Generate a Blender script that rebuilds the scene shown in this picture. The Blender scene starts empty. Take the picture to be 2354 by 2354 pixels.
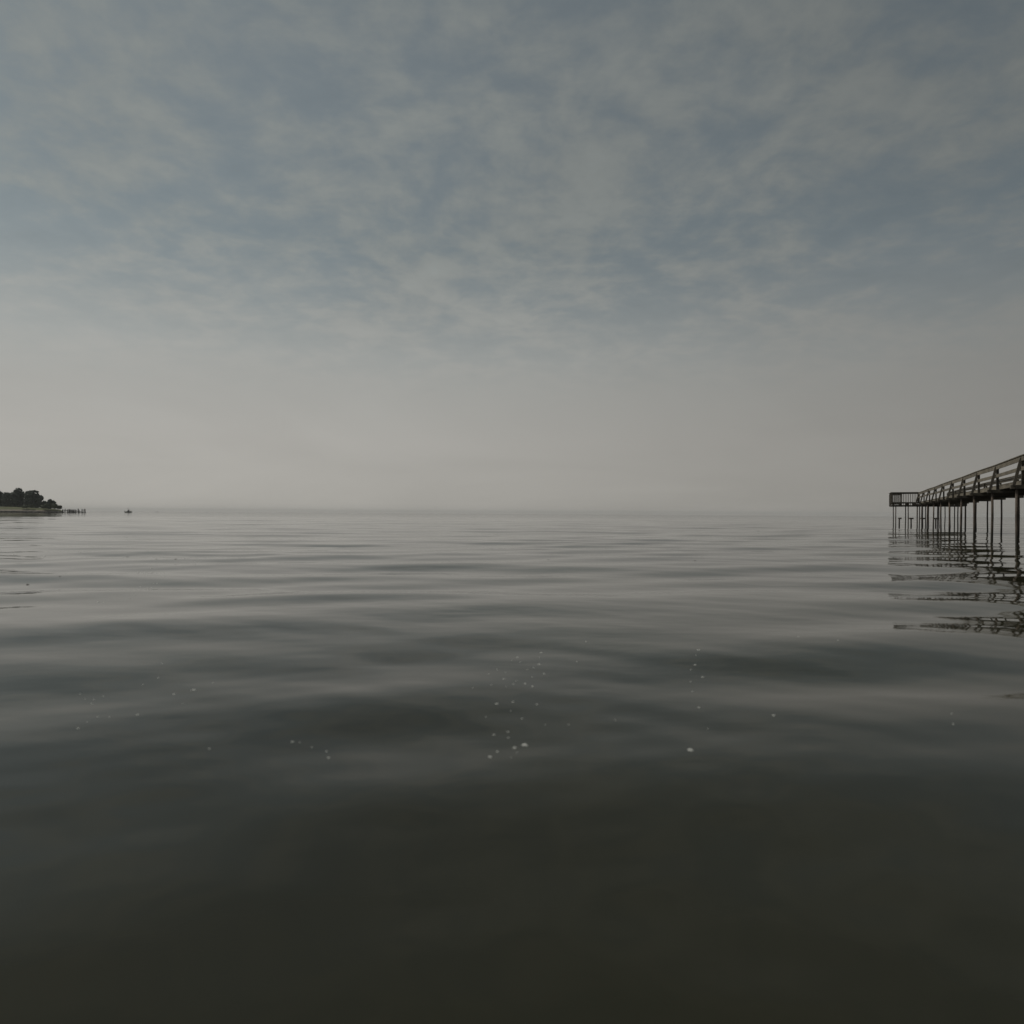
import bpy, math, random
import numpy as np
from mathutils import Vector, Matrix

random.seed(7)
rng = np.random.default_rng(21)
SC = bpy.context.scene
COL = SC.collection

# ------------------------------------------------------------------ camera
CAM_H = 1.10                     # eye of a photographer wading in the shallows
F_PX = 1561.0                    # focal length in photograph pixels (photo 2354 px wide)
CEN = 1177.0
PITCH, ROLL = 0.00256, 0.0062
fwd = Vector((0, math.cos(PITCH), math.sin(PITCH)))
up0 = Vector((0, -math.sin(PITCH), math.cos(PITCH)))
rt0 = Vector((1, 0, 0))
right = (rt0 * math.cos(ROLL) + up0 * math.sin(ROLL)).normalized()
up = right.cross(fwd).normalized()
cam_d = bpy.data.cameras.new('camera')
cam = bpy.data.objects.new('camera', cam_d)
COL.objects.link(cam)
M = Matrix.Identity(4)
for i in range(3):
    M[i][0], M[i][1], M[i][2] = right[i], up[i], -fwd[i]
M[2][3] = CAM_H
cam.matrix_world = M
cam_d.sensor_width = 36.0
cam_d.lens = 36.0 * F_PX / 2354.0
cam_d.clip_start, cam_d.clip_end = 0.05, 30000.0
cam_d.dof.use_dof = True
cam_d.dof.focus_distance = 45.0
cam_d.dof.aperture_fstop = 1.5
SC.camera = cam

SUN_AZ, SUN_EL = math.radians(-78), math.radians(50)      # azimuth from +Y towards +X
sun_dir = Vector((math.sin(SUN_AZ) * math.cos(SUN_EL), math.cos(SUN_AZ) * math.cos(SUN_EL), math.sin(SUN_EL)))

# ------------------------------------------------------------------ node helpers
class NT:
    def __init__(s, tree):
        s.t = tree
    def n(s, kind, **kw):
        nd = s.t.nodes.new(kind)
        for k, v in kw.items():
            setattr(nd, k, v)
        return nd
    def l(s, a, b):
        s.t.links.new(a, b)
    def _in(s, sock, v):
        if isinstance(v, bpy.types.NodeSocket):
            s.l(v, sock)
        else:
            sock.default_value = v
    def math(s, op, a, b=0.0, clamp=False):
        nd = s.n('ShaderNodeMath', operation=op, use_clamp=clamp)
        s._in(nd.inputs[0], a); s._in(nd.inputs[1], b)
        return nd.outputs[0]
    def mapr(s, v, a, b, c=0.0, d=1.0, smooth=True):
        nd = s.n('ShaderNodeMapRange', interpolation_type='SMOOTHSTEP' if smooth else 'LINEAR')
        s._in(nd.inputs[0], v)
        for k, x in zip((1, 2, 3, 4), (a, b, c, d)):
            nd.inputs[k].default_value = x
        return nd.outputs[0]
    def mix(s, f, a, b, blend='MIX'):
        nd = s.n('ShaderNodeMix', data_type='RGBA', blend_type=blend)
        s._in(nd.inputs[0], f); s._in(nd.inputs[6], a); s._in(nd.inputs[7], b)
        return nd.outputs[2]
    def ramp(s, v, stops):
        nd = s.n('ShaderNodeValToRGB')
        cr = nd.color_ramp
        while len(cr.elements) < len(stops):
            cr.elements.new(0.5)
        for e, (p, c) in zip(cr.elements, stops):
            e.position = p
            e.color = (*c, 1) if len(c) == 3 else c
        s._in(nd.inputs[0], v)
        return nd.outputs[0]
    def noise(s, vec, scale, detail=4, rough=0.55, dist=0.0):
        nd = s.n('ShaderNodeTexNoise')
        if vec is not None:
            s.l(vec, nd.inputs['Vector'])
        nd.inputs['Scale'].default_value = scale
        nd.inputs['Detail'].default_value = detail
        nd.inputs['Roughness'].default_value = rough
        nd.inputs['Distortion'].default_value = dist
        return nd.outputs[0]

# ------------------------------------------------------------------ sky (thin high cloud over haze)
W = bpy.data.worlds.new('World')
SC.world = W
W.use_nodes = True
nt = NT(W.node_tree)
W.node_tree.nodes.clear()
tc = nt.n('ShaderNodeTexCoord')
sep = nt.n('ShaderNodeSeparateXYZ')
nt.l(tc.outputs['Generated'], sep.inputs[0])
z = nt.math('MAXIMUM', sep.outputs[2], 0.0)
dz = nt.math('ADD', z, 0.16)
comb = nt.n('ShaderNodeCombineXYZ')
nt.l(nt.math('DIVIDE', sep.outputs[0], dz), comb.inputs[0])
nt.l(nt.math('DIVIDE', sep.outputs[1], dz), comb.inputs[1])
plane = comb.outputs[0]
sky = nt.n('ShaderNodeTexSky', sky_type='NISHITA')
sky.sun_disc = False
sky.sun_elevation = SUN_EL
sky.sun_rotation = SUN_AZ
sky.air_density, sky.dust_density, sky.ozone_density = 1.0, 1.0, 1.5
# brightness of the veil falls away from the hidden sun
dot = nt.n('ShaderNodeVectorMath', operation='DOT_PRODUCT')
nt.l(tc.outputs['Generated'], dot.inputs[0])
dot.inputs[1].default_value = (math.sin(math.radians(-55)), math.cos(math.radians(-55)), 0.0)
glow = nt.mapr(dot.outputs['Value'], -0.6, 1.05, 1.60, 4.45, smooth=False)
veil = nt.ramp(z, [(0.0, (0.99, 0.955, 0.875)), (0.10, (1.0, 0.975, 0.91)), (0.22, (0.89, 0.905, 0.865)),
                   (0.36, (0.63, 0.68, 0.665)), (0.7, (0.52, 0.57, 0.565)), (1.0, (0.52, 0.57, 0.565))])
veil = nt.mix(1.0, veil, glow, 'MULTIPLY')
warp = nt.n('ShaderNodeTexNoise'); nt.l(plane, warp.inputs['Vector']); warp.inputs['Scale'].default_value = 2.2; warp.inputs['Detail'].default_value = 3
wv = nt.n('ShaderNodeVectorMath', operation='MULTIPLY_ADD')
nt.l(warp.outputs['Color'], wv.inputs[0]); wv.inputs[1].default_value = (0.16, 0.16, 0); nt.l(plane, wv.inputs[2])
pl = wv.outputs[0]
big = nt.noise(plane, 0.9, 3, 0.5, 0.3)
mid = nt.noise(pl, 3.4, 5, 0.55)
puff = nt.noise(pl, 9.5, 7, 0.60)
cover = nt.math('ADD', nt.math('ADD', nt.math('MULTIPLY', puff, 0.42), nt.math('MULTIPLY', mid, 0.38)), nt.math('MULTIPLY', big, 0.40))
cover = nt.mapr(cover, 0.50, 0.70)
gapv = nt.mapr(z, 0.14, 0.36)
gap = nt.math('MULTIPLY', nt.math('SUBTRACT', 1.0, cover), gapv)
gap = nt.math('MULTIPLY', gap, 0.36)
# billows: thick parts a little greyer, thin lit rims a little paler
lit = nt.math('MULTIPLY', nt.math('SUBTRACT', nt.math('ADD', nt.math('MULTIPLY', puff, 0.55), nt.math('MULTIPLY', mid, 0.45)), 0.5), nt.math('MULTIPLY', gapv, 0.58))
veil = nt.mix(1.0, veil, nt.math('ADD', 1.0, lit), 'MULTIPLY')
low = nt.mapr(nt.noise(plane, 0.55, 4, 0.55, 0.6), 0.3, 0.7, 0.955, 1.045, smooth=False)   # uneven thickness of the haze veil
veil = nt.mix(1.0, veil, low, 'MULTIPLY')
blue = nt.mix(1.0, sky.outputs[0], (0.60, 0.615, 0.50, 1), 'MULTIPLY')
col = nt.mix(gap, veil, blue)
bg = nt.n('ShaderNodeBackground')
bg.inputs['Strength'].default_value = 0.10
nt.l(col, bg.inputs['Color'])
wo = nt.n('ShaderNodeOutputWorld')
nt.l(bg.outputs[0], wo.inputs['Surface'])

# ------------------------------------------------------------------ sun behind the veil
sun_d = bpy.data.lights.new('sun', 'SUN')
sun_d.energy = 1.5
sun_d.angle = math.radians(14)
sun_d.color = (1.0, 0.95, 0.87)
sun = bpy.data.objects.new('sun', sun_d)
COL.objects.link(sun)
sun.rotation_euler = sun_dir.to_track_quat('Z', 'Y').to_euler()

SC.view_settings.view_transform = 'Standard'
SC.view_settings.look = 'None'
SC.view_settings.exposure = 0.0
SC.view_settings.gamma = 1.0
SC.view_settings.use_curve_mapping = False
SC.cycles.use_denoising = True
SC.cycles.volume_bounces = 3
SC.cycles.max_bounces = 8

# ------------------------------------------------------------------ haze
HAZE_DENSITY = 0.00014
def make_haze():
    R, z0, z1 = 6300.0, -2.2, 22.0
    v = [(x, y, zz) for zz in (z0, z1) for x, y in ((-R, -R), (R, -R), (R, R), (-R, R))]
    f = [(3, 2, 1, 0), (4, 5, 6, 7), (0, 1, 5, 4), (1, 2, 6, 5), (2, 3, 7, 6), (3, 0, 4, 7)]
    me = bpy.data.meshes.new('haze')
    me.from_pydata(v, [], f)
    m = bpy.data.materials.new('haze_air')
    m.use_nodes = True
    t = NT(m.node_tree)
    m.node_tree.nodes.clear()
    vo = t.n('ShaderNodeVolumePrincipled')
    vo.inputs['Color'].default_value = (0.97, 0.97, 0.97, 1)
    vo.inputs['Density'].default_value = HAZE_DENSITY
    vo.inputs['Anisotropy'].default_value = 0.0
    out = t.n('ShaderNodeOutputMaterial')
    t.l(vo.outputs[0], out.inputs['Volume'])
    me.materials.append(m)
    o = bpy.data.objects.new('haze', me)
    o['kind'] = 'stuff'
    o['label'] = 'pale grey haze lying over the bay'
    o['category'] = 'haze'
    COL.objects.link(o)
make_haze()

# ------------------------------------------------------------------ materials
def new_mat(name):
    m = bpy.data.materials.new(name)
    m.use_nodes = True
    t = NT(m.node_tree)
    return m, t, m.node_tree.nodes['Principled BSDF']

def wood_mat(name, c0, c1, rough=0.85, grain=7.0, wet=None):
    m, t, b = new_mat(name)
    tc = t.n('ShaderNodeTexCoord')
    mp = t.n('ShaderNodeMapping')
    mp.inputs['Scale'].default_value = (grain, grain * 0.35, grain)
    t.l(tc.outputs['Object'], mp.inputs[0])
    n1 = t.noise(mp.outputs[0], 3.0, 6, 0.65, 0.8)
    n2 = t.noise(tc.outputs['Object'], 1.3, 4, 0.6)
    f = t.math('ADD', t.math('MULTIPLY', n1, 0.6), t.math('MULTIPLY', n2, 0.5))
    col = t.mix(t.mapr(f, 0.38, 0.72), (*c0, 1), (*c1, 1))
    oi = t.n('ShaderNodeObjectInfo')
    col = t.mix(1.0, col, t.mapr(oi.outputs['Random'], 0, 1, 0.78, 1.18, smooth=False), 'MULTIPLY')
    if wet:
        sp = t.n('ShaderNodeSeparateXYZ')
        ge = t.n('ShaderNodeNewGeometry')
        t.l(ge.outputs['Position'], sp.inputs[0])
        wz = t.math('ADD', sp.outputs[2], t.math('MULTIPLY', n2, 0.35))
        col = t.mix(t.mapr(wz, wet - 0.15, wet + 0.35), (0.035, 0.033, 0.025, 1), col)   # weed and growth up to the tide line
    t.l(col, b.inputs['Base Color'])
    b.inputs['Roughness'].default_value = rough
    bp = t.n('ShaderNodeBump')
    bp.inputs['Strength'].default_value = 0.35
    bp.inputs['Distance'].default_value = 0.01
    t.l(n1, bp.inputs['Height'])
    t.l(bp.outputs[0], b.inputs['Normal'])
    return m

MAT = {}
MAT['wood'] = wood_mat('weathered_timber', (0.105, 0.090, 0.066), (0.245, 0.215, 0.165))
MAT['dark_wood'] = wood_mat('dark_timber', (0.055, 0.047, 0.036), (0.125, 0.108, 0.082))
MAT['pile'] = wood_mat('piling_timber', (0.055, 0.045, 0.036), (0.17, 0.13, 0.10), wet=0.55)
MAT['post'] = wood_mat('old_piling', (0.045, 0.042, 0.038), (0.11, 0.10, 0.09), wet=0.5)

def flat_mat(name, col, rough=0.6, var=0.25, scale=4.0, metallic=0.0):
    m, t, b = new_mat(name)
    tc = t.n('ShaderNodeTexCoord')
    n = t.noise(tc.outputs['Object'], scale, 5, 0.6)
    k = t.mapr(n, 0.3, 0.7, 1 - var, 1 + var)
    c = t.mix(1.0, (*col, 1), k, 'MULTIPLY')
    t.l(c, b.inputs['Base Color'])
    b.inputs['Roughness'].default_value = rough
    b.inputs['Metallic'].default_value = metallic
    return m
MAT['hull_white'] = flat_mat('boat_gelcoat', (0.16, 0.17, 0.15), 0.45, 0.08)
MAT['hull_dark'] = flat_mat('boat_dark_paint', (0.022, 0.022, 0.026), 0.5, 0.1)
MAT['black'] = flat_mat('boat_black', (0.02, 0.02, 0.022), 0.4, 0.1)
MAT['metal'] = flat_mat('boat_tube', (0.35, 0.34, 0.33), 0.35, 0.05, metallic=0.8)
MAT['canvas'] = flat_mat('boat_canvas', (0.16, 0.13, 0.12), 0.9, 0.1)
MAT['foliage'] = flat_mat('foliage', (0.078, 0.098, 0.076), 0.75, 0.45, 0.35)
MAT['foliage_shrub'] = flat_mat('shrub_foliage', (0.085, 0.105, 0.050), 0.75, 0.4, 0.5)
MAT['bark'] = flat_mat('bark', (0.07, 0.055, 0.042), 0.9, 0.3, 2.0)
MAT['grass'] = flat_mat('grass_bank', (0.105, 0.112, 0.050), 0.95, 0.3, 0.4)
MAT['sand'] = flat_mat('sandy_bank', (0.22, 0.19, 0.15), 0.95, 0.25, 0.5)
MAT['rock'] = flat_mat('shore_rock', (0.085, 0.080, 0.072), 0.9, 0.35, 0.7)
MAT['leaf'] = flat_mat('floating_leaf', (0.035, 0.026, 0.015), 0.7, 0.2, 30)

def foam_mat():
    m, t, b = new_mat('foam_bubble_film')
    b.inputs['Base Color'].default_value = (0.86, 0.86, 0.80, 1)
    b.inputs['Roughness'].default_value = 0.25
    b.inputs['Alpha'].default_value = 0.72
    return m
MAT['foam'] = foam_mat()

def sea_mat():
    m, t, b = new_mat('sea_water')
    ge = t.n('ShaderNodeNewGeometry')
    pos = ge.outputs['Position']
    n0 = t.noise(pos, 0.12, 3, 0.5)
    col = t.mix(t.mapr(n0, 0.35, 0.7), (0.0245, 0.0235, 0.0128, 1), (0.038, 0.0375, 0.0172, 1))
    t.l(col, b.inputs['Base Color'])
    b.inputs['Roughness'].default_value = 0.045
    b.inputs['IOR'].default_value = 1.333
    mp = t.n('ShaderNodeMapping')
    mp.inputs['Scale'].default_value = (0.42, 1.0, 1.0)
    mp.inputs['Rotation'].default_value = (0, 0, math.radians(6))
    t.l(pos, mp.inputs[0])
    r1 = t.noise(mp.outputs[0], 2.4, 3, 0.5, 0.4)
    r2 = t.noise(mp.outputs[0], 9.0, 3, 0.5, 0.3)
    patch = t.mapr(t.noise(pos, 0.09, 3, 0.5, 0.5), 0.38, 0.62, 0.25, 1.0)
    h = t.math('ADD', t.math('MULTIPLY', r1, 0.0065), t.math('MULTIPLY', r2, 0.0012))
    h = t.math('MULTIPLY', h, patch)
    bp = t.n('ShaderNodeBump')
    bp.inputs['Strength'].default_value = 1.0
    bp.inputs['Distance'].default_value = 1.0
    t.l(h, bp.inputs['Height'])
    t.l(bp.outputs[0], b.inputs['Normal'])
    return m
MAT['sea'] = sea_mat()

# ------------------------------------------------------------------ the sea
WAVES = []
def add_waves(n, l0, l1, slope, spread):
    for _ in range(n):
        lam = math.exp(rng.uniform(math.log(l0), math.log(l1)))
        th = math.radians(-90 + rng.normal(4, spread))       # they roll towards the beach behind the camera
        k = 2 * math.pi / lam
        a = slope / k * rng.uniform(0.6, 1.3)
        WAVES.append((lam, k * math.cos(th), k * math.sin(th), a, rng.uniform(0, 2 * math.pi)))
add_waves(7, 5.0, 12.0, 0.0078, 14)
add_waves(12, 1.6, 4.5, 0.0108, 22)
add_waves(16, 0.55, 1.5, 0.0058, 28)
add_waves(14, 0.25, 0.55, 0.0032, 35)

def sea_height(x, y, spacing=None):
    x = np.asarray(x, float); y = np.asarray(y, float)
    # slow swells and slicks: ripples come in patches
    patch = 0.75 + 0.45 * np.sin(0.31 * x + 0.9 + 0.7 * np.sin(0.17 * y)) * np.sin(0.23 * y + 1.7 + 0.8 * np.sin(0.21 * x))
    zz = np.zeros_like(x)
    for lam, kx, ky, a, ph in WAVES:
        w = a
        if spacing is not None:
            w = a * np.clip((lam / spacing - 2.5) / 3.0, 0, 1)
        if lam < 1.6:
            w = w * patch
        zz += w * np.sin(kx * x + ky * y + ph)
    # one lone swell rearing up in front on the left
    u = (x + 1.4) * 0.985 + (y - 8.7) * 0.17; v = (y - 8.7) * 0.985 - (x + 1.4) * 0.17 + 0.12 * np.sin(x * 1.1)
    zz += 0.060 * np.exp(-(u / 2.2) ** 2) * np.exp(-(v / 0.58) ** 2)
    return zz

def make_sea():
    fine = np.linspace(-math.radians(54), math.radians(54), 800)
    coarse = np.linspace(math.radians(54), math.radians(306), 130)[1:-1]
    az = np.concatenate([fine, coarse])
    rows = [0.5]
    while rows[-1] < 150:
        rows.append(rows[-1] + max(0.02, rows[-1] * 0.0072))
    while rows[-1] < 6000:
        rows.append(rows[-1] * 1.045)
    r = np.array(rows)
    nr, na = len(r), len(az)
    R, A = np.meshgrid(r, az, indexing='ij')
    X, Y = R * np.sin(A), R * np.cos(A)
    sp = np.gradient(r)[:, None] * np.ones((1, na))
    dA = np.gradient(az); dA[-1] = dA[-2]
    sp = np.maximum(sp, R * np.abs(dA)[None, :] * 0.8)
    Z = sea_height(X, Y, sp)
    co = np.stack([X, Y, Z], -1).reshape(-1, 3)
    co = np.vstack([co, [[0, 0, float(Z[0].mean())]]])
    i = np.arange(nr - 1)[:, None]; j = np.arange(na)[None, :]; j2 = (j + 1) % na
    quads = np.stack([i * na + j, i * na + j2, (i + 1) * na + j2, (i + 1) * na + j], -1).reshape(-1, 4)[:, ::-1]
    c = nr * na
    jj = np.arange(na)
    tris = np.stack([np.full(na, c), (jj + 1) % na, jj], -1)
    me = bpy.data.meshes.new('sea')
    nq, ntri = len(quads), len(tris)
    me.vertices.add(len(co)); me.vertices.foreach_set('co', co.astype(np.float32).ravel())
    me.loops.add(nq * 4 + ntri * 3)
    me.loops.foreach_set('vertex_index', np.concatenate([quads.ravel(), tris.ravel()]).astype(np.int32))
    me.polygons.add(nq + ntri)
    ls = np.concatenate([np.arange(nq) * 4, nq * 4 + np.arange(ntri) * 3]).astype(np.int32)
    me.polygons.foreach_set('loop_start', ls)
    me.polygons.foreach_set('use_smooth', np.ones(nq + ntri, bool))
    me.update(calc_edges=True)
    # upward facing
    if me.polygons[len(me.polygons) // 2].normal.z < 0:
        me.flip_normals()
    me.materials.append(MAT['sea'])
    o = bpy.data.objects.new('sea', me)
    o['kind'] = 'structure'
    o['label'] = 'calm grey green sea with low rolling ripples'
    COL.objects.link(o)
make_sea()

# ------------------------------------------------------------------ object helpers
def ray(px, py):
    return (fwd + right * ((px - CEN) / F_PX) - up * ((py - CEN) / F_PX))
def on_sea(px, py):
    d = ray(px, py)
    t = -CAM_H / d.z
    return d.x * t, d.y * t
def lateral(px, Y):                # X at depth Y under photo column px
    return (px - CEN) / F_PX * Y

class MB:
    def __init__(s):
        s.v, s.f, s.mi = [], [], []
    def add(s, v, f, mi=0):
        o = len(s.v)
        s.v += [tuple(p) for p in v]
        s.f += [tuple(i + o for i in q) for q in f]
        s.mi += [mi] * len(f)
    def box(s, x0, x1, y0, y1, z0, z1, mi=0):
        v = [(x, y, zz) for zz in (z0, z1) for x, y in ((x0, y0), (x1, y0), (x1, y1), (x0, y1))]
        s.add(v, [(3, 2, 1, 0), (4, 5, 6, 7), (0, 1, 5, 4), (1, 2, 6, 5), (2, 3, 7, 6), (3, 0, 4, 7)], mi)
    def beam(s, a, b, w, h, upv=(0, 0, 1), mi=0):
        a, b = Vector(a), Vector(b)
        d = (b - a).normalized()
        sx = d.cross(Vector(upv)).normalized() * (w / 2)
        sz = sx.normalized().cross(d).normalized() * (h / 2)
        v = []
        for p in (a, b):
            v += [p - sx - sz, p + sx - sz, p + sx + sz, p - sx + sz]
        s.add(v, [(0, 1, 2, 3), (7, 6, 5, 4), (0, 4, 5, 1), (1, 5, 6, 2), (2, 6, 7, 3), (3, 7, 4, 0)], mi)
    def tube(s, a, b, r0, r1, n=10, mi=0, wob=0.0):
        a, b = Vector(a), Vector(b)
        d = (b - a).normalized()
        e1 = d.orthogonal().normalized(); e2 = d.cross(e1)
        rings = 4 if wob else 2
        v = []
        for q in range(rings):
            t = q / (rings - 1)
            c = a.lerp(b, t) + (e1 * random.uniform(-wob, wob) + e2 * random.uniform(-wob, wob) if 0 < q < rings - 1 else Vector())
            rr = r0 + (r1 - r0) * t
            for k in range(n):
                an = 2 * math.pi * k / n
                v.append(c + e1 * math.cos(an) * rr + e2 * math.sin(an) * rr)
        f = []
        for q in range(rings - 1):
            for k in range(n):
                k2 = (k + 1) % n
                f.append((q * n + k, q * n + k2, (q + 1) * n + k2, (q + 1) * n + k))
        f.append(tuple(range(n - 1, -1, -1)))
        f.append(tuple((rings - 1) * n + k for k in range(n)))
        s.add(v, f, mi)
    def mesh(s, name, *mats, smooth=False):
        me = bpy.data.meshes.new(name)
        me.from_pydata(s.v, [], s.f)
        for m in mats:
            me.materials.append(MAT[m])
        if len(mats) > 1:
            me.polygons.foreach_set('material_index', s.mi)
        if smooth:
            me.polygons.foreach_set('use_smooth', [True] * len(me.polygons))
        me.update()
        return me
def put(name, me, parent=None, loc=(0, 0, 0), rz=0.0):
    o = bpy.data.objects.new(name, me)
    COL.objects.link(o)
    if parent is not None:
        o.parent = parent
    o.location = loc
    o.rotation_euler = (0, 0, rz)
    return o
def tag(o, label, cat, group=None):
    o['label'] = label; o['category'] = cat
    if group:
        o['group'] = group
    return o
def thing(name, label, cat, loc, rz=0.0, group=None):
    o = bpy.data.objects.new(name, None)
    o.empty_display_size = 0.3
    COL.objects.link(o)
    o.location = loc; o.rotation_euler = (0, 0, rz)
    return tag(o, label, cat, group)

# ------------------------------------------------------------------ the pier
# local frame: +Y runs out to sea along the walkway, +X to its right, x=0 is the left row of rail posts
PIER_RZ = -math.atan2(0.45, 0.893)
pier = thing('wooden_pier', 'tall weathered timber pier with braced railings ending in a railed platform', 'pier', (40.0, 66.6, 0.0), PIER_RZ)
BAY, NB, WID = 5.09, 12, 2.30
Z_CAP0, Z_CAP1 = 2.17, 2.31        # cap beam
Z_STR1 = 2.475                     # top of stringers
Z_DECK = 2.515
Z_RAIL = 3.44
jit = [random.uniform(-0.025, 0.025) for _ in range(NB + 2)]
jit[0] = 0
def by(k): return -BAY * k

pile_mesh = []
for q in range(4):
    b = MB(); b.tube((0, 0, -1.0), (random.uniform(-.03, .03), random.uniform(-.03, .03), Z_CAP0), 0.052, 0.047, 10, wob=0.02)
    pile_mesh.append(b.mesh('pile', 'pile', smooth=True))
cap_b = MB(); cap_b.box(-0.43, WID + 0.43, -0.10, 0.10, Z_CAP0, Z_CAP1)
cap_me = cap_b.mesh('cap_beam', 'dark_wood')
for k in range(0, NB + 1):
    y = by(k)
    for sx in (-0.23, WID + 0.23):
        put('pile', pile_mesh[(k * 2 + (sx > 0)) % 4], pier, (sx, y + random.uniform(-.02, .02), 0), random.uniform(0, 6)).rotation_euler[0] = random.uniform(-.008, .008)
    put('cap_beam', cap_me, pier, (0, y, jit[k] * 0.3))
    for side in (-1, 1):
        x0 = -0.052 if side < 0 else WID + 0.052
        top = Z_RAIL - 0.045 + jit[k]
        b = MB(); b.box(x0 - 0.045, x0 + 0.045, y - 0.06, y + 0.06, Z_CAP1 + 0.002, top)
        put('rail_post', b.mesh('rail_post', 'dark_wood'), pier)
        b = MB()
        b.beam((x0 + side * 0.30, y - 0.112, Z_CAP1 - 0.02), (x0 + side * 0.065, y - 0.112, top - 0.06), 0.10, 0.085, (0, 1, 0))
        put('rail_brace', b.mesh('rail_brace', 'dark_wood'), pier)
for k in range(0, NB):
    y0, y1 = by(k + 1), by(k)
    for side in (-1, 1):
        xo = -0.118 if side < 0 else WID + 0.118
        za, zb = Z_RAIL + jit[k + 1], Z_RAIL + jit[k]
        e = 0.004
        b = MB(); b.beam((xo, y0 + e, za - 0.145), (xo, y1 - e, zb - 0.145), 0.038, 0.165)
        put('rail_board', b.mesh('rail_board', 'wood'), pier)
        b = MB(); b.beam((xo + side * -0.055, y0 + e, za - 0.02), (xo + side * -0.055, y1 - e, zb - 0.02), 0.19, 0.036)
        put('handrail', b.mesh('handrail', 'wood'), pier)
        dz = random.uniform(-0.02, 0.02)
        b = MB(); b.beam((xo, y0 + e, za - 0.50 + dz), (xo, y1 - e, zb - 0.50 + dz), 0.038, 0.14)
        put('mid_rail', b.mesh('mid_rail', 'wood'), pier)
        xf = 0.02 if side < 0 else WID - 0.02
        b = MB(); b.box(xf - 0.02, xf + 0.02, y0 + e, y1 - e, Z_CAP1 + 0.003, Z_DECK - 0.043)
        put('fascia_board', b.mesh('fascia_board', 'wood'), pier)
    for xs in (0.5, 0.97, 1.45):
        b = MB(); b.box(xs - 0.03, xs + 0.03, y0 + 0.004, y1 - 0.004, Z_CAP1 + 0.002, Z_STR1 - 0.003)
        put('stringer', b.mesh('stringer', 'dark_wood'), pier)
b = MB()
y = by(NB)
while y < -0.14:
    o = random.uniform(-0.012, 0.012)
    b.box(-0.002 + o, WID + 0.002 + o, y + 0.004, y + 0.136, Z_STR1, Z_DECK + random.uniform(-0.003, 0.003))
    y += 0.142
o = put('deck_planks', b.mesh('deck_planks', 'wood'), pier); o['kind'] = 'stuff'

# platform at the sea end (T head)
PX0, PX1, PD = -2.42, 3.85, 4.6
P_Z0, P_Z1, P_DECK = 2.09, 2.20, 2.46
rows_y = (0.16, 2.3, 4.44)
def pile_x(zx, yl):               # local x of a platform pile from its photo column
    u = ((2020 + zx / 6.0375) - CEN) / F_PX
    c, s_ = math.cos(PIER_RZ), math.sin(PIER_RZ)
    # world = (40 + c*x - s*y, 66.6 + s*x + c*y)
    return (u * (66.6 + c * yl) - 40.0 + s_ * yl) / (c - u * s_)
for zx, yl in ((232, .16), (412, .16), (566, .16), (688, .16), (840, .16), (1047, .16), (1197, .16),
               (205, 2.3), (372, 2.3), (530, 2.3), (647, 2.3), (815, 2.3), (918, 2.3), (1152, 2.3),
               (605, 4.3)):
    x = min(max(pile_x(zx, yl), PX0 + 0.12), PX1 - 0.12)
    o = put('pile', pile_mesh[random.randrange(4)], pier, (x, yl, 0), random.uniform(0, 6))
    o.scale = (0.95, 0.95, (P_Z0 + 0.0) / Z_CAP0)
for yl in (0.16, 2.3, 4.44):
    b = MB(); b.box(PX0 + 0.045, PX1 - 0.045, yl - 0.07, yl + 0.07, P_Z0 + 0.002, P_Z1)
    put('cap_beam', b.mesh('platform_cap', 'dark_wood'), pier)
x = PX0 + 0.25
while x < PX1 - 0.1:
    b = MB(); b.box(x - 0.03, x + 0.03, 0.05, PD - 0.05, P_Z1 + 0.002, P_DECK - 0.042)
    put('joist', b.mesh('joist', 'dark_wood'), pier)
    x += 0.62
b = MB(); y = 0.005
while y < PD - 0.13:
    b.box(PX0 + 0.045, PX1 - 0.045, y, y + 0.134, P_DECK - 0.04, P_DECK); y += 0.142
o = put('deck_planks', b.mesh('platform_planks', 'wood'), pier); o['kind'] = 'stuff'
bal = MB(); bal.box(-0.026, 0.026, -0.02, 0.02, P_Z0 + 0.03, Z_RAIL - 0.07)
bal_me = bal.mesh('baluster', 'dark_wood')
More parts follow.
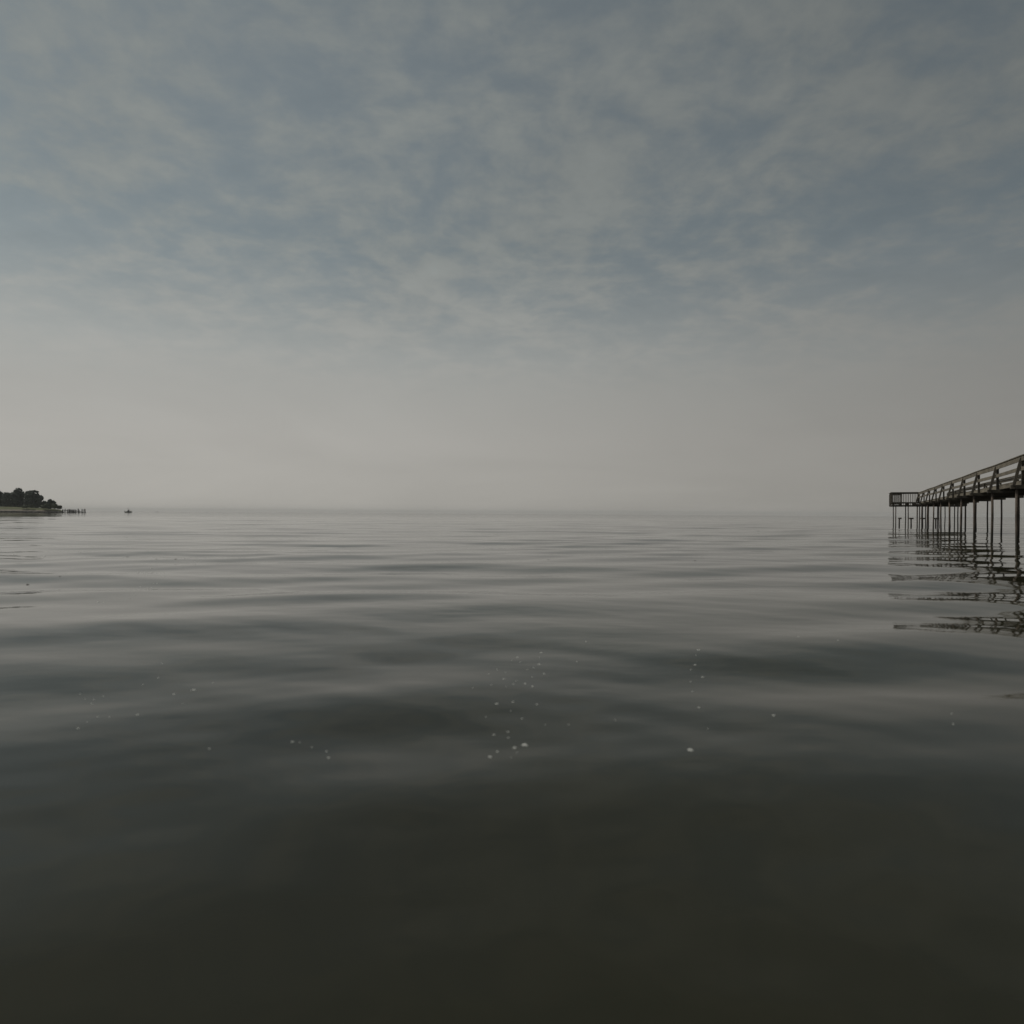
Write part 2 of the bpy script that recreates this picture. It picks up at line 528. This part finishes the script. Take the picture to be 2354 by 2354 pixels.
def rail_run(a, b_, post_ends=(True, True), outward=(0, -1), pitch=0.152):
    a, b_ = Vector((*a, 0)), Vector((*b_, 0))
    n = Vector((*outward, 0))
    d = (b_ - a); L = d.length; d.normalize()
    zt = Z_RAIL + 0.02
    m = MB(); m.beam(a + Vector((0, 0, zt)), b_ + Vector((0, 0, zt)), 0.15, 0.04)
    put('handrail', m.mesh('handrail', 'wood'), pier)
    m = MB(); m.beam(a + n * -0.022 + Vector((0, 0, zt - 0.092)), b_ + n * -0.022 + Vector((0, 0, zt - 0.092)), 0.04, 0.14)
    put('rail_board', m.mesh('rail_board', 'dark_wood'), pier)
    m = MB(); m.beam(a + n * -0.022 + Vector((0, 0, P_DECK - 0.03)), b_ + n * -0.022 + Vector((0, 0, P_DECK - 0.03)), 0.04, 0.12)
    put('rim_joist', m.mesh('rim_joist', 'dark_wood'), pier)
    m = MB(); m.beam(a + n * -0.022 + Vector((0, 0, P_Z0 + 0.045)), b_ + n * -0.022 + Vector((0, 0, P_Z0 + 0.045)), 0.04, 0.10)
    put('rim_joist', m.mesh('rim_joist', 'dark_wood'), pier)
    q = 0.10
    while q < L - 0.05:
        p = a + d * q + n * 0.021
        put('baluster', bal_me, pier, p)
        q += pitch
    for e, p in zip(post_ends, (a + d * 0.05, b_ - d * 0.05)):
        if e:
            p = p - n * 0.095
            m = MB(); m.box(p.x - 0.05, p.x + 0.05, p.y - 0.05, p.y + 0.05, P_DECK + 0.001, zt - 0.021)
            put('rail_post', m.mesh('rail_post', 'dark_wood'), pier)
rail_run((PX0, 0), (-0.10, 0), (True, True))
rail_run((WID + 0.10, 0), (PX1, 0), (True, True))
rail_run((PX0, PD), (PX0 + 1.15, PD), (True, True), (0, 1))
rail_run((PX1 - 1.15, PD), (PX1, PD), (True, True), (0, 1))
rail_run((PX0, 0.03), (PX0, PD - 0.03), (False, False), (-1, 0))
rail_run((PX1, 0.03), (PX1, PD - 0.03), (False, False), (1, 0))

# T-topped posts standing in the water behind the platform
T_LAB = ['short dark post with a one sided cross piece, leftmost of those under the platform',
         'short dark T topped post between the second and third platform piles',
         'short dark T topped post half hidden behind a pier pile under the platform',
         'short dark T topped post, rightmost of those under the platform']
for i, (zx, half) in enumerate(((285, 1), (452, 2), (610, 2), (791, 2))):
    Y = 73.5
    X = lateral(2020 + zx / 6.0375, Y)
    t = thing('mooring_post', T_LAB[i], 'post', (X, Y, 0), random.uniform(-0.1, 0.1), 'T topped posts under the pier')
    b = MB(); b.tube((0, 0, -1), (random.uniform(-.03, .03), 0, 0.78), 0.075, 0.07, 8)
    put('post', b.mesh('post', 'pile'), t)
    b = MB(); b.box(-0.08 if half == 1 else -0.22, 0.22, -0.08, 0.08, 0.782, 0.93)
    put('cross_piece', b.mesh('cross_piece', 'dark_wood'), t)

# ------------------------------------------------------------------ headland on the left
DL = 452.0
def px_m(p): return p / F_PX * DL
def headland():
    # plan outline from far left to the tip, front edge wavers a little
    xs = np.linspace(-470, -299, 90)
    b = MB()
    prof = [(-2.5, -1.2, 0), (0.0, 0.15, 0), (1.6, 1.0, 0), (2.2, 1.15, 1), (4.2, 1.9, 1), (5.0, 2.0, 2), (11, 3.0, 2), (22, 3.8, 2), (60, 4.2, 2), (75, -1.5, 2)]
    def e0(x): return 1.0 if x > -330 else max(0.0, 1 - (-330 - x) / 60)
    ring = []
    for q, x in enumerate(xs):
        e = min(1.0, (xs[-1] - x) / 26.0)
        e = math.sqrt(max(e, 0.0))
        off = 0.8 * math.sin(x * 0.21) + 0.5 * math.sin(x * 0.63 + 1)
        row = []
        for (dy, hz, mi) in prof:
            hh = hz if hz < 0 else hz * (0.30 + 0.70 * e) + (0.12 * math.sin(x * 1.7 + dy * 3) if hz > 0.2 else 0)
            yy = DL + off + (1 - e) * 10 + dy * (0.35 + 0.65 * e)
            row.append((x * (1 + max(0, yy - DL) / DL * e0(x)), yy, hh))
        ring.append(row)
    n = len(prof)
    v = [p for r in ring for p in r]
    for mi in range(3):
        pass
    f, mis = [], []
    for q in range(len(xs) - 1):
        for k in range(n - 1):
            f.append((q * n + k, (q + 1) * n + k, (q + 1) * n + k + 1, q * n + k + 1))
            mis.append(prof[k + 1][2])
    b.v, b.f, b.mi = v, f, mis
    o = put('headland', b.mesh('headland', 'rock', 'sand', 'grass', smooth=True))
    o['kind'] = 'structure'; o['label'] = 'low headland with a grassy top and a sandy bank'
headland()
def blob_rock(mb, c, r):
    v = []
    n, m = 6, 4
    for i in range(m):
        ph = math.pi * (i + 0.5) / m
        for k in range(n):
            a = 2 * math.pi * k / n
            rr = r * random.uniform(0.75, 1.15)
            v.append((c[0] + rr * math.sin(ph) * math.cos(a) * 1.3, c[1] + rr * math.sin(ph) * math.sin(a), c[2] + rr * 0.7 * math.cos(ph)))
    f = [(i * n + k, (i + 1) * n + k, (i + 1) * n + (k + 1) % n, i * n + (k + 1) % n) for i in range(m - 1) for k in range(n)]
    f += [tuple(range(n)), tuple((m - 1) * n + k for k in range(n - 1, -1, -1))]
    mb.add(v, f)
b = MB()
for q in range(520):
    x = random.uniform(-430, -290)
    e = math.sqrt(min(1.0, max(0, (-299 - x) / 26.0))) if x < -299 else 0
    yy = DL + 0.8 * math.sin(x * 0.21) + 0.5 * math.sin(x * 0.63 + 1) + (1 - e) * 10
    if x > -299: yy += random.uniform(-3, 2)
    blob_rock(b, (x, yy + random.uniform(-1.2, 1.2), random.uniform(0.0, 0.5) if x < -302 else -0.1), random.uniform(0.3, 0.75))
o = put('shore_rocks', b.mesh('shore_rocks', 'rock')); o['kind'] = 'stuff'
tag(o, 'dark rocks heaped along the foot of the headland bank', 'rocks')

def crown_mesh(name, lobes, n, size, mat):
    extra = []
    for (cx, cy, cz, rx, ry, rz) in lobes:
        for _ in range(5):
            a, e = rng.uniform(0, 2 * math.pi), rng.uniform(-0.5, 1.4)
            k = rng.uniform(0.20, 0.32)
            extra.append((cx + rx * 0.82 * math.cos(a) * math.cos(e), cy + ry * 0.9 * math.sin(a) * math.cos(e), cz + rz * 0.84 * math.sin(e), rx * k, ry * k, rz * k))
    lobes = [(l[0], l[1], l[2], l[3] * 0.93, l[4] * 0.93, l[5] * 0.93) for l in lobes] + extra
    vol = np.array([l[3] * l[4] * l[5] for l in lobes]) ** (2 / 3)
    vol /= vol.sum()
    V, Fq = [], []
    for _ in range(n):
        cx, cy, cz, rx, ry, rz = lobes[rng.choice(len(lobes), p=vol)]
        d = rng.normal(size=3); d /= np.linalg.norm(d)
        rad = rng.uniform(0.55, 1.0) ** 0.7 * (1 + 0.10 * math.sin(5 * d[0] + 3 * d[2] + cx) + 0.07 * math.sin(9 * d[1] + 8 * d[2]))
        c = np.array([cx + d[0] * rx * rad, cy + d[1] * ry * rad, cz + d[2] * rz * rad])
        nrm = d + rng.normal(size=3) * 0.6; nrm /= np.linalg.norm(nrm)
        t1 = np.cross(nrm, rng.normal(size=3)); t1 /= np.linalg.norm(t1)
        t2 = np.cross(nrm, t1)
        s = size * rng.uniform(0.5, 1.15)
        i = len(V)
        V += [tuple(c - t1 * s), tuple(c - t2 * s * 0.6), tuple(c + t1 * s), tuple(c + t2 * s * 0.6)]
        Fq.append((i, i + 1, i + 2, i + 3))
    me = bpy.data.meshes.new(name)
    me.from_pydata(V, [], Fq)
    me.materials.append(MAT[mat])
    me.update()
    return me
def tree(label, px, Y, top_y, wid, lobes, n=2600, base=3.2, mat='foliage', name='broadleaf_tree', size=0.75, group='trees on the headland'):
    """lobes in photo pixels: (dx, y, half width, half height)"""
    s = Y / F_PX
    hor = 1174.6
    X = lateral(px, Y)
    t = thing(name, label, 'tree' if 'tree' in name else 'shrub', (X, Y, base), 0, group)
    L = []
    lobes = list(lobes) + ([(0, 1161, wid * 0.48, 9)] if 'tree' in name else [])
    for dx, yy, hw, hh in lobes:
        zc = CAM_H + (hor - yy) * s - base
        L.append((dx * s, random.uniform(-1, 1), zc, hw * s, min(hw, 16) * s * 0.9, hh * s))
    put('crown', crown_mesh('crown', L, n, size, mat), t)
    zc = max(l[2] for l in L)
    b = MB()
    b.tube((0, 0, -0.6), (0, 0, max(0.8, zc * 0.75)), 0.34 if 'tree' in name else 0.12, 0.14 if 'tree' in name else 0.05, 8)
    for l in L[:4]:
        b.tube((0, 0, max(0.3, zc * 0.25)), (l[0] * 0.7, l[1], l[2]), 0.14 if 'tree' in name else 0.05, 0.05, 6)
    put('trunk', b.mesh('trunk', 'bark'), t)
    return t
tree('tall tree with a narrow rounded crown on the headland, highest of the group', 41, 478, 1121, 30,
     [(1, 1130, 9, 8), (-4, 1138, 11, 9), (7, 1140, 10, 10), (0, 1150, 15, 12), (9, 1154, 9, 9), (-9, 1155, 9, 10)], 3600)
tree('broad domed dark tree sloping down to the right in the middle of the headland', 74, 474, 1127, 42,
     [(-7, 1138, 11, 9.5), (3, 1137, 13, 9), (11, 1147, 12, 11), (-10, 1152, 10, 13), (2, 1155, 18, 12), (17, 1158, 7, 10)], 4200)
tree('dark tree standing left of the tallest tree on the headland', 20, 482, 1131, 24,
     [(-3, 1139, 9, 7), (5, 1142, 8, 8), (-2, 1152, 13, 12), (8, 1156, 8, 9)], 3000)
tree('tree at the far left end of the headland', -8, 486, 1126, 30,
     [(-6, 1134, 9, 9), (5, 1137, 10, 9), (0, 1150, 16, 13)], 3000)
tree('wide tree beyond the leftmost end of the headland', -48, 480, 1128, 40,
     [(-9, 1138, 13, 10), (10, 1136, 13, 10), (0, 1152, 21, 12)], 3200)
tree('small pointed tree near the tip of the headland', 117, 470, 1147, 18,
     [(0, 1152, 4.5, 4.5), (-4, 1156, 5, 5), (5, 1156, 6, 5), (1, 1162, 9, 6)], 1800, size=0.6)
tree('low rounded bush between the domed tree and the small pointed tree', 104, 472, 1152, 14,
     [(-2, 1157, 7, 4.5), (4, 1158, 6, 5), (0, 1164, 9, 5)], 1300, name='shrub', size=0.6, group='shrubs on the headland')
tree('pale green shrub bank in front of the small pointed tree', 111, 460, 1158, 34,
     [(-12, 1165, 8, 4), (-2, 1163, 10, 5), (9, 1163, 9, 5), (16, 1165, 7, 4.5)], 2600, base=2.4, mat='foliage_shrub', name='shrub', size=0.5, group='shrubs on the headland')
tree('rounded shrub at the very tip of the headland', 133, 462, 1158, 16,
     [(-4, 1164, 6, 5), (3, 1166, 6, 4.5)], 1200, base=1.6, mat='foliage_shrub', name='shrub', size=0.5, group='shrubs on the headland')
tree('low shrub at the foot of the domed tree', 62, 458, 1163, 20,
     [(-5, 1165, 8, 3), (6, 1164, 7, 3.5)], 900, base=2.4, mat='foliage_shrub', name='shrub', size=0.5, group='shrubs on the headland')

# ruined dock off the tip: pilings tied together by rotten beams, then free-standing pilings
DY = 450.0
def zx8(zx): return 120 + zx * 0.051760
dock = thing('ruined_dock', 'row of broken dark pilings and beams running off the tip of the headland', 'dock', (lateral(zx8(760), DY), DY, 0))
s = DY / F_PX
for q, (zx, hy) in enumerate(((430, 335), (470, 345), (510, 345), (560, 360), (602, 300), (640, 335), (672, 330), (705, 325), (735, 330),
                              (765, 315), (800, 350), (822, 305), (860, 330), (900, 370), (935, 360), (975, 330), (1010, 345), (1045, 330), (1078, 345))):
    X = lateral(zx8(zx), DY) - dock.location.x
    hgt = (480 - hy) * 0.05176 * s
    b = MB(); b.tube((0, 0, -1.2), (random.uniform(-.08, .08), 0, hgt), 0.17 if q % 3 else 0.23, 0.15, 8)
    put('piling', b.mesh('piling', 'post'), dock, (X, random.uniform(-1.2, 1.2), 0))
for zx0, zx1, zy in ((440, 900, 372), (560, 1080, 385), (620, 870, 440), (930, 1078, 455), (700, 1300, 432)):
    xa, xb = (lateral(zx8(v), DY) - dock.location.x for v in (zx0, zx1))
    zz = (480 - zy) * 0.05176 * s
    b = MB(); b.beam((xa, 0, zz), (xb, 0, zz + random.uniform(-.1, .1)), 0.25, 0.26)
    put('beam', b.mesh('beam', 'post'), dock)
for k in range(7):
    zx = random.uniform(780, 1060)
    X = lateral(zx8(zx), DY) - dock.location.x
    b = MB(); b.beam((X, -0.3, 0.1), (X + random.uniform(-1.2, 1.2), 0.3, random.uniform(1.4, 2.0)), 0.16, 0.22)
    put('fallen_plank', b.mesh('fallen_plank', 'post'), dock)
PL = [('thick upright piling just right of the ruined dock', 1155, 300, 0.36, 0), ('short thin piling beside the thick upright one off the ruined dock', 1210, 360, 0.2, 0),
      ('tall slim piling standing alone, second from the outer end', 1325, 305, 0.27, 0), ('short stub of a piling next to the tall slim one', 1377, 340, 0.2, 0),
      ('broad leaning piling at the outermost end of the row', 1462, 312, 0.42, -0.5)]
for lab, zx, hy, r, lean in PL:
    X = lateral(zx8(zx), DY)
    t = put('piling', None) if False else None
    b = MB(); b.tube((0, 0, -1.2), (lean * 0.5, 0, (480 - hy) * 0.05176 * s), r, r * 0.85, 8)
    o = put('piling', b.mesh('piling', 'post'), None, (X, DY, 0))
    tag(o, lab, 'piling', 'loose pilings off the headland')

# ------------------------------------------------------------------ boats
def motor_boat(px, Y, label, L, detail=True):
    t = thing('motor_boat', label, 'boat', (lateral(px, Y), Y, 0.0), 0.12)
    t.scale = (1, 1, 1.4)
    secs = [(-0.5, 0.36, 0.62), (-0.2, 0.40, 0.66), (0.12, 0.38, 0.74), (0.34, 0.24, 0.84), (0.5, 0.02, 0.95)]
    wl = L * 0.40
    def hull(x0, x1, name, mat):
        b = MB()
        row = []
        for i in range(13):
            u = x0 + (x1 - x0) * i / 12
            for (a, c) in zip(secs[:-1], secs[1:]):
                if a[0] <= u <= c[0] + 1e-6:
                    f = (u - a[0]) / (c[0] - a[0])
                    hw, hz = a[1] + (c[1] - a[1]) * f, a[2] + (c[2] - a[2]) * f
            X = u * L
            rake = max(0, u - 0.3) * L * 0.35
            row.append([(X - rake, -hw * wl * 0.45, -0.25), (X - rake * 0.5, -hw * wl * 0.85, 0.12), (X, -hw * wl, hz * L / 6.2),
                        (X, hw * wl, hz * L / 6.2), (X - rake * 0.5, hw * wl * 0.85, 0.12), (X - rake, hw * wl * 0.45, -0.25)])
        b.v = [p for r in row for p in r]
        n = 6
        for q in range(12):
            for k in range(n):
                k2 = (k + 1) % n
                b.f.append((q * n + k, (q + 1) * n + k, (q + 1) * n + k2, q * n + k2))
        b.f += [tuple(range(n)), tuple(12 * n + k for k in range(n - 1, -1, -1))]
        b.mi = [0] * len(b.f)
        return put(name, b.mesh(name, mat), t)
    hull(-0.5, -0.2, 'stern', 'hull_dark')
    hull(-0.198, 0.5, 'hull', 'hull_white')
    if detail:
        g = L / 6.2
        b = MB(); b.box(-3.55 * g, -3.12 * g, -0.22, 0.22, 0.35, 1.1 * g); b.box(-3.42 * g, -3.2 * g, -0.08, 0.08, -0.3, 0.35)
        put('outboard_motor', b.mesh('outboard_motor', 'black'), t)
        b = MB()
        b.add([(-1.25, -.5, .7), (0.75, -.5, .7), (0.75, .5, .7), (-1.25, .5, .7), (0.0, -.42, 1.75), (0.5, -.42, 1.75), (0.5, .42, 1.75), (0.0, .42, 1.75)],
              [(3, 2, 1, 0), (4, 5, 6, 7), (0, 1, 5, 4), (1, 2, 6, 5), (2, 3, 7, 6), (3, 0, 4, 7)])
        put('console', b.mesh('console', 'black'), t)
        b = MB(); b.beam((-1.3, 0, 2.42), (0.75, 0, 2.5), 1.5, 0.10)
        put('canopy', b.mesh('canopy', 'canvas'), t)
        for sx in (-.55, .55):
            b = MB(); b.tube((0.62, sx, .72), (0.5, sx, 2.40), .04, .04, 6); b.tube((-.2, sx, .72), (0.1, sx, 2.38), .04, .04, 6)
            put('canopy_leg', b.mesh('canopy_leg', 'metal'), t)
        b = MB()
        pts = [(1.0, .85, 1.12), (2.3, .55, 1.32), (3.0, 0, 1.45), (2.3, -.55, 1.32), (1.0, -.85, 1.12)]
        for p, q in zip(pts[:-1], pts[1:]): b.tube(p, q, .03, .03, 6)
        put('bow_rail', b.mesh('bow_rail', 'metal'), t)
    return t
motor_boat(295.5, 640, 'small motor boat with dark stern and flat canopy lying off the headland', 6.2)
motor_boat(362, 1500, 'tiny far boat on the horizon to the right of the motor boat', 4.6, detail=False)

# ------------------------------------------------------------------ foam bubbles drifting on the water
def dome(name, mat, squash=0.34, n=12, m=3):
    b = MB(); v = [(0, 0, squash)]
    for i in range(1, m + 1):
        ph = (math.pi / 2) * i / m
        for k in range(n):
            a = 2 * math.pi * k / n
            r = math.sin(ph) * (1.06 if i == m else 1.0)
            v.append((r * math.cos(a), r * math.sin(a), squash * math.cos(ph) - (0.12 if i == m else 0)))
    f = [(0, 1 + k, 1 + (k + 1) % n) for k in range(n)]
    for i in range(m - 1):
        f += [(1 + i * n + k, 1 + (i + 1) * n + k, 1 + (i + 1) * n + (k + 1) % n, 1 + i * n + (k + 1) % n) for k in range(n)]
    b.add(v, f)
    # smaller bubbles stuck to its side make an uneven fleck
    for _ in range(random.randint(2, 5)):
        a0, k = random.uniform(0, 6.28), random.uniform(0.25, 0.6)
        q = 0.95 + k * random.uniform(0.3, 0.8)
        b.add([(p[0] * k + q * math.cos(a0), p[1] * k + q * math.sin(a0) * 0.8, p[2] * k * 0.95) for p in v], f)
    return b.mesh(name, mat, smooth=True)
bub_mes = [dome('foam_bubble', 'foam') for _ in range(6)]
SZ = {'s': 2.7, 'm': 4.3, 'l': 6.4, 'x': 9.5}
def bubbles(off, pts, label, group, special={}):
    special = dict(special)
    free = [k for k in range(len(pts)) if k not in special]
    if len(pts) >= 4:
        for word, key in (('topmost', lambda k: pts[k][1]), ('lowest', lambda k: -pts[k][1]), ('leftmost', lambda k: pts[k][0]), ('rightmost', lambda k: -pts[k][0])):
            e = min(range(len(pts)), key=key)
            if e in free:
                special[e] = word + ' of its bunch, ' + label
                free.remove(e)
    for i, (zx, zy, c) in enumerate(pts):
        px, py = off[0] + zx * 0.39855, off[1] + zy * 0.39855
        x, y = on_sea(px, py)
        d = math.hypot(x, y)
        r = 0.5 * SZ[c] * d / F_PX * random.uniform(0.85, 1.15)
        zz = float(sea_height(x, y, np.array(max(0.02, d * 0.0072))))
        o = put('foam_bubble', bub_mes[i % 6], None, (x, y, zz + r * 0.05), random.uniform(0, 6))
        o.scale = (r, r, r)
        tag(o, special.get(i, label.replace('foam bubble', 'mid sized foam bubble').replace('small ', '').replace('tiny ', '') if c == 'm' else label), 'bubble', group)
bubbles((15, 1150), [(760, 400, 's'), (778, 405, 's'), (800, 400, 's'), (835, 387, 's'), (842, 402, 's'), (808, 430, 's'), (860, 410, 's'),
                     (882, 410, 's'), (905, 412, 's'), (905, 440, 's'), (870, 470, 's'), (850, 470, 's'), (772, 483, 's'), (815, 487, 's'), (840, 485, 's'),
                     (920, 345, 's'), (1090, 350, 's'), (1110, 355, 's'), (1025, 340, 's')],
        'tiny pale foam bubble in the distant patch below the boat', 'foam patch below the boat')
bubbles((15, 1150), [(740, 557, 's'), (710, 575, 's'), (530, 594, 'm'), (560, 594, 's'), (425, 305, 's'), (320, 287, 's'), (40, 310, 's'), (220, 318, 's')],
        'tiny pale foam bubble on grey water before the headland', 'foam bubbles in front of the headland')
bubbles((15, 1150), [(1080, 1093, 'l'), (966, 1115, 'm'), (790, 1062, 's'), (897, 955, 's'), (875, 1028, 's'), (1016, 1170, 's'), (757, 1230, 'm'),
                     (503, 1138, 's'), (455, 1133, 's'), (493, 1162, 's'), (559, 1120, 's'), (425, 1105, 's'), (527, 1241, 's'), (594, 1243, 's'),
                     (412, 1305, 'm'), (463, 1270, 's'), (1190, 1052, 's'), (1170, 1413, 'm')],
        'small pale foam bubble in the left foreground', 'foam bubbles in the left foreground',
        {1: 'mid sized foam bubble close beside the brightest one in the left foreground', 0: 'brightest largest foam bubble on the dark water in the left foreground', 17: 'foam bubble nearest the bottom of the left foreground, standing alone'})
bubbles((15, 1150), [(1650, 1370, 'm'), (1690, 1373, 's'), (1760, 1397, 's'), (1847, 1420, 'm'), (1858, 1457, 'm')],
        'pale foam bubble in the slanting row left of centre', 'foam bubbles in the slanting row')
bubbles((790, 1150), [(1140, 884, 'm'), (1003, 910, 'm'), (1020, 938, 's'), (970, 928, 's'), (1127, 951, 'm'), (1127, 912, 's'), (1095, 970, 's'),
                      (1060, 980, 's'), (935, 995, 's'), (838, 1004, 's'), (1157, 1004, 'm'), (1088, 1022, 's'), (925, 1036, 'm'), (995, 1045, 's'),
                      (982, 1066, 's'), (1048, 1062, 'm'), (1090, 1078, 'm'), (938, 1080, 's'), (852, 1072, 's'), (745, 1092, 's'), (885, 978, 's')],
        'small pale foam bubble in the upper centre cluster', 'foam bubbles in the centre foreground, upper')
bubbles((790, 1150), [(1045, 1398, 'x'), (988, 1412, 'l'), (882, 1176, 'l'), (978, 1165, 'm'), (1115, 1176, 'm'), (962, 1212, 's'), (820, 1243, 's'),
                      (1028, 1252, 'm'), (1162, 1287, 's'), (865, 1335, 'm'), (950, 1322, 'm'), (950, 1354, 'm'), (888, 1434, 'm'), (845, 1465, 'l'),
                      (968, 1473, 's'), (1000, 1443, 's')],
        'blurred foam bubble in the lower centre cluster', 'foam bubbles in the centre foreground, lower',
        {0: 'largest brightest blurred foam bubble low in the centre foreground', 1: 'second large blurred bubble just left of the brightest one in the centre',
         2: 'large foam bubble alone at the left side of the centre cluster', 13: 'large blurred bubble lowest of the centre foreground cluster'})
bubbles((790, 1150), [(1567, 1263, 's'), (1345, 937, 's'), (1398, 829, 's'), (1298, 1287, 's')],
        'stray tiny foam bubble right of the centre cluster', 'stray bubbles right of the centre cluster')
bubbles((1570, 1150), [(90, 883, 'm'), (75, 910, 's'), (70, 953, 'm'), (45, 975, 's'), (113, 1009, 'm'), (45, 1035, 's'), (55, 1092, 's'), (93, 1192, 'm'),
                       (42, 1443, 'x'), (145, 1315, 's')],
        'foam bubble in the loose line right of centre', 'foam bubbles right of centre',
        {8: 'large blurred foam bubble by itself low in the foreground right of centre'})
bubbles((1570, 1150), [(523, 1245, 'm'), (895, 838, 's'), (665, 812, 's'), (1560, 1303, 's'), (1550, 1240, 's')],
        'stray foam bubble on the dark water below the pier reflection', 'stray bubbles below the pier')

# dark leaves and twigs afloat
for (ox, oy, zx, zy, w, lab) in ((15, 1150, 697, 327, 4.5, 'dark floating twig on the water below the motor boat'),
                                 (15, 1150, 308, 446, 3.0, 'dark floating leaf left of the foam patch'),
                                 (15, 1150, 122, 476, 5.5, 'long dark floating weed strand nearest the left edge'),
                                 (15, 1150, 865, 343, 3.0, 'dark speck of weed just above the foam patch'),
                                 (15, 1150, 975, 343, 4.0, 'dark strand of weed right of the speck above the foam patch'),
                                 (790, 1150, 1181, 345, 3.0, 'dark floating leaf alone on the middle water'),
                                 (1570, 1150, 70, 352, 3.0, 'dark floating leaf well left of the pier reflection'),
                                 (1570, 1150, 436, 179, 4.0, 'dark floating strand on far water left of the pier')):
    x, y = on_sea(ox + zx * 0.39855, oy + zy * 0.39855)
    d = math.hypot(x, y); L = w * d / F_PX * 0.5
    b = MB()
    n = 6
    pts = [(-L + 2 * L * i / n, 0.15 * L * math.sin(i * 1.3), 0) for i in range(n + 1)]
    for i in range(n):
        wd = 0.28 * L * math.sin(math.pi * (i + 0.5) / n) + 0.05 * L
        b.beam(pts[i], pts[i + 1], wd * 2, 0.10 * L + 0.004)
    zz = float(sea_height(x, y, np.array(max(0.02, d * 0.0072))))
    o = put('floating_weed', b.mesh('floating_weed', 'leaf'), None, (x, y, zz + 0.006), random.uniform(-.2, .2))
    tag(o, lab, 'weed', 'leaves and weed afloat')
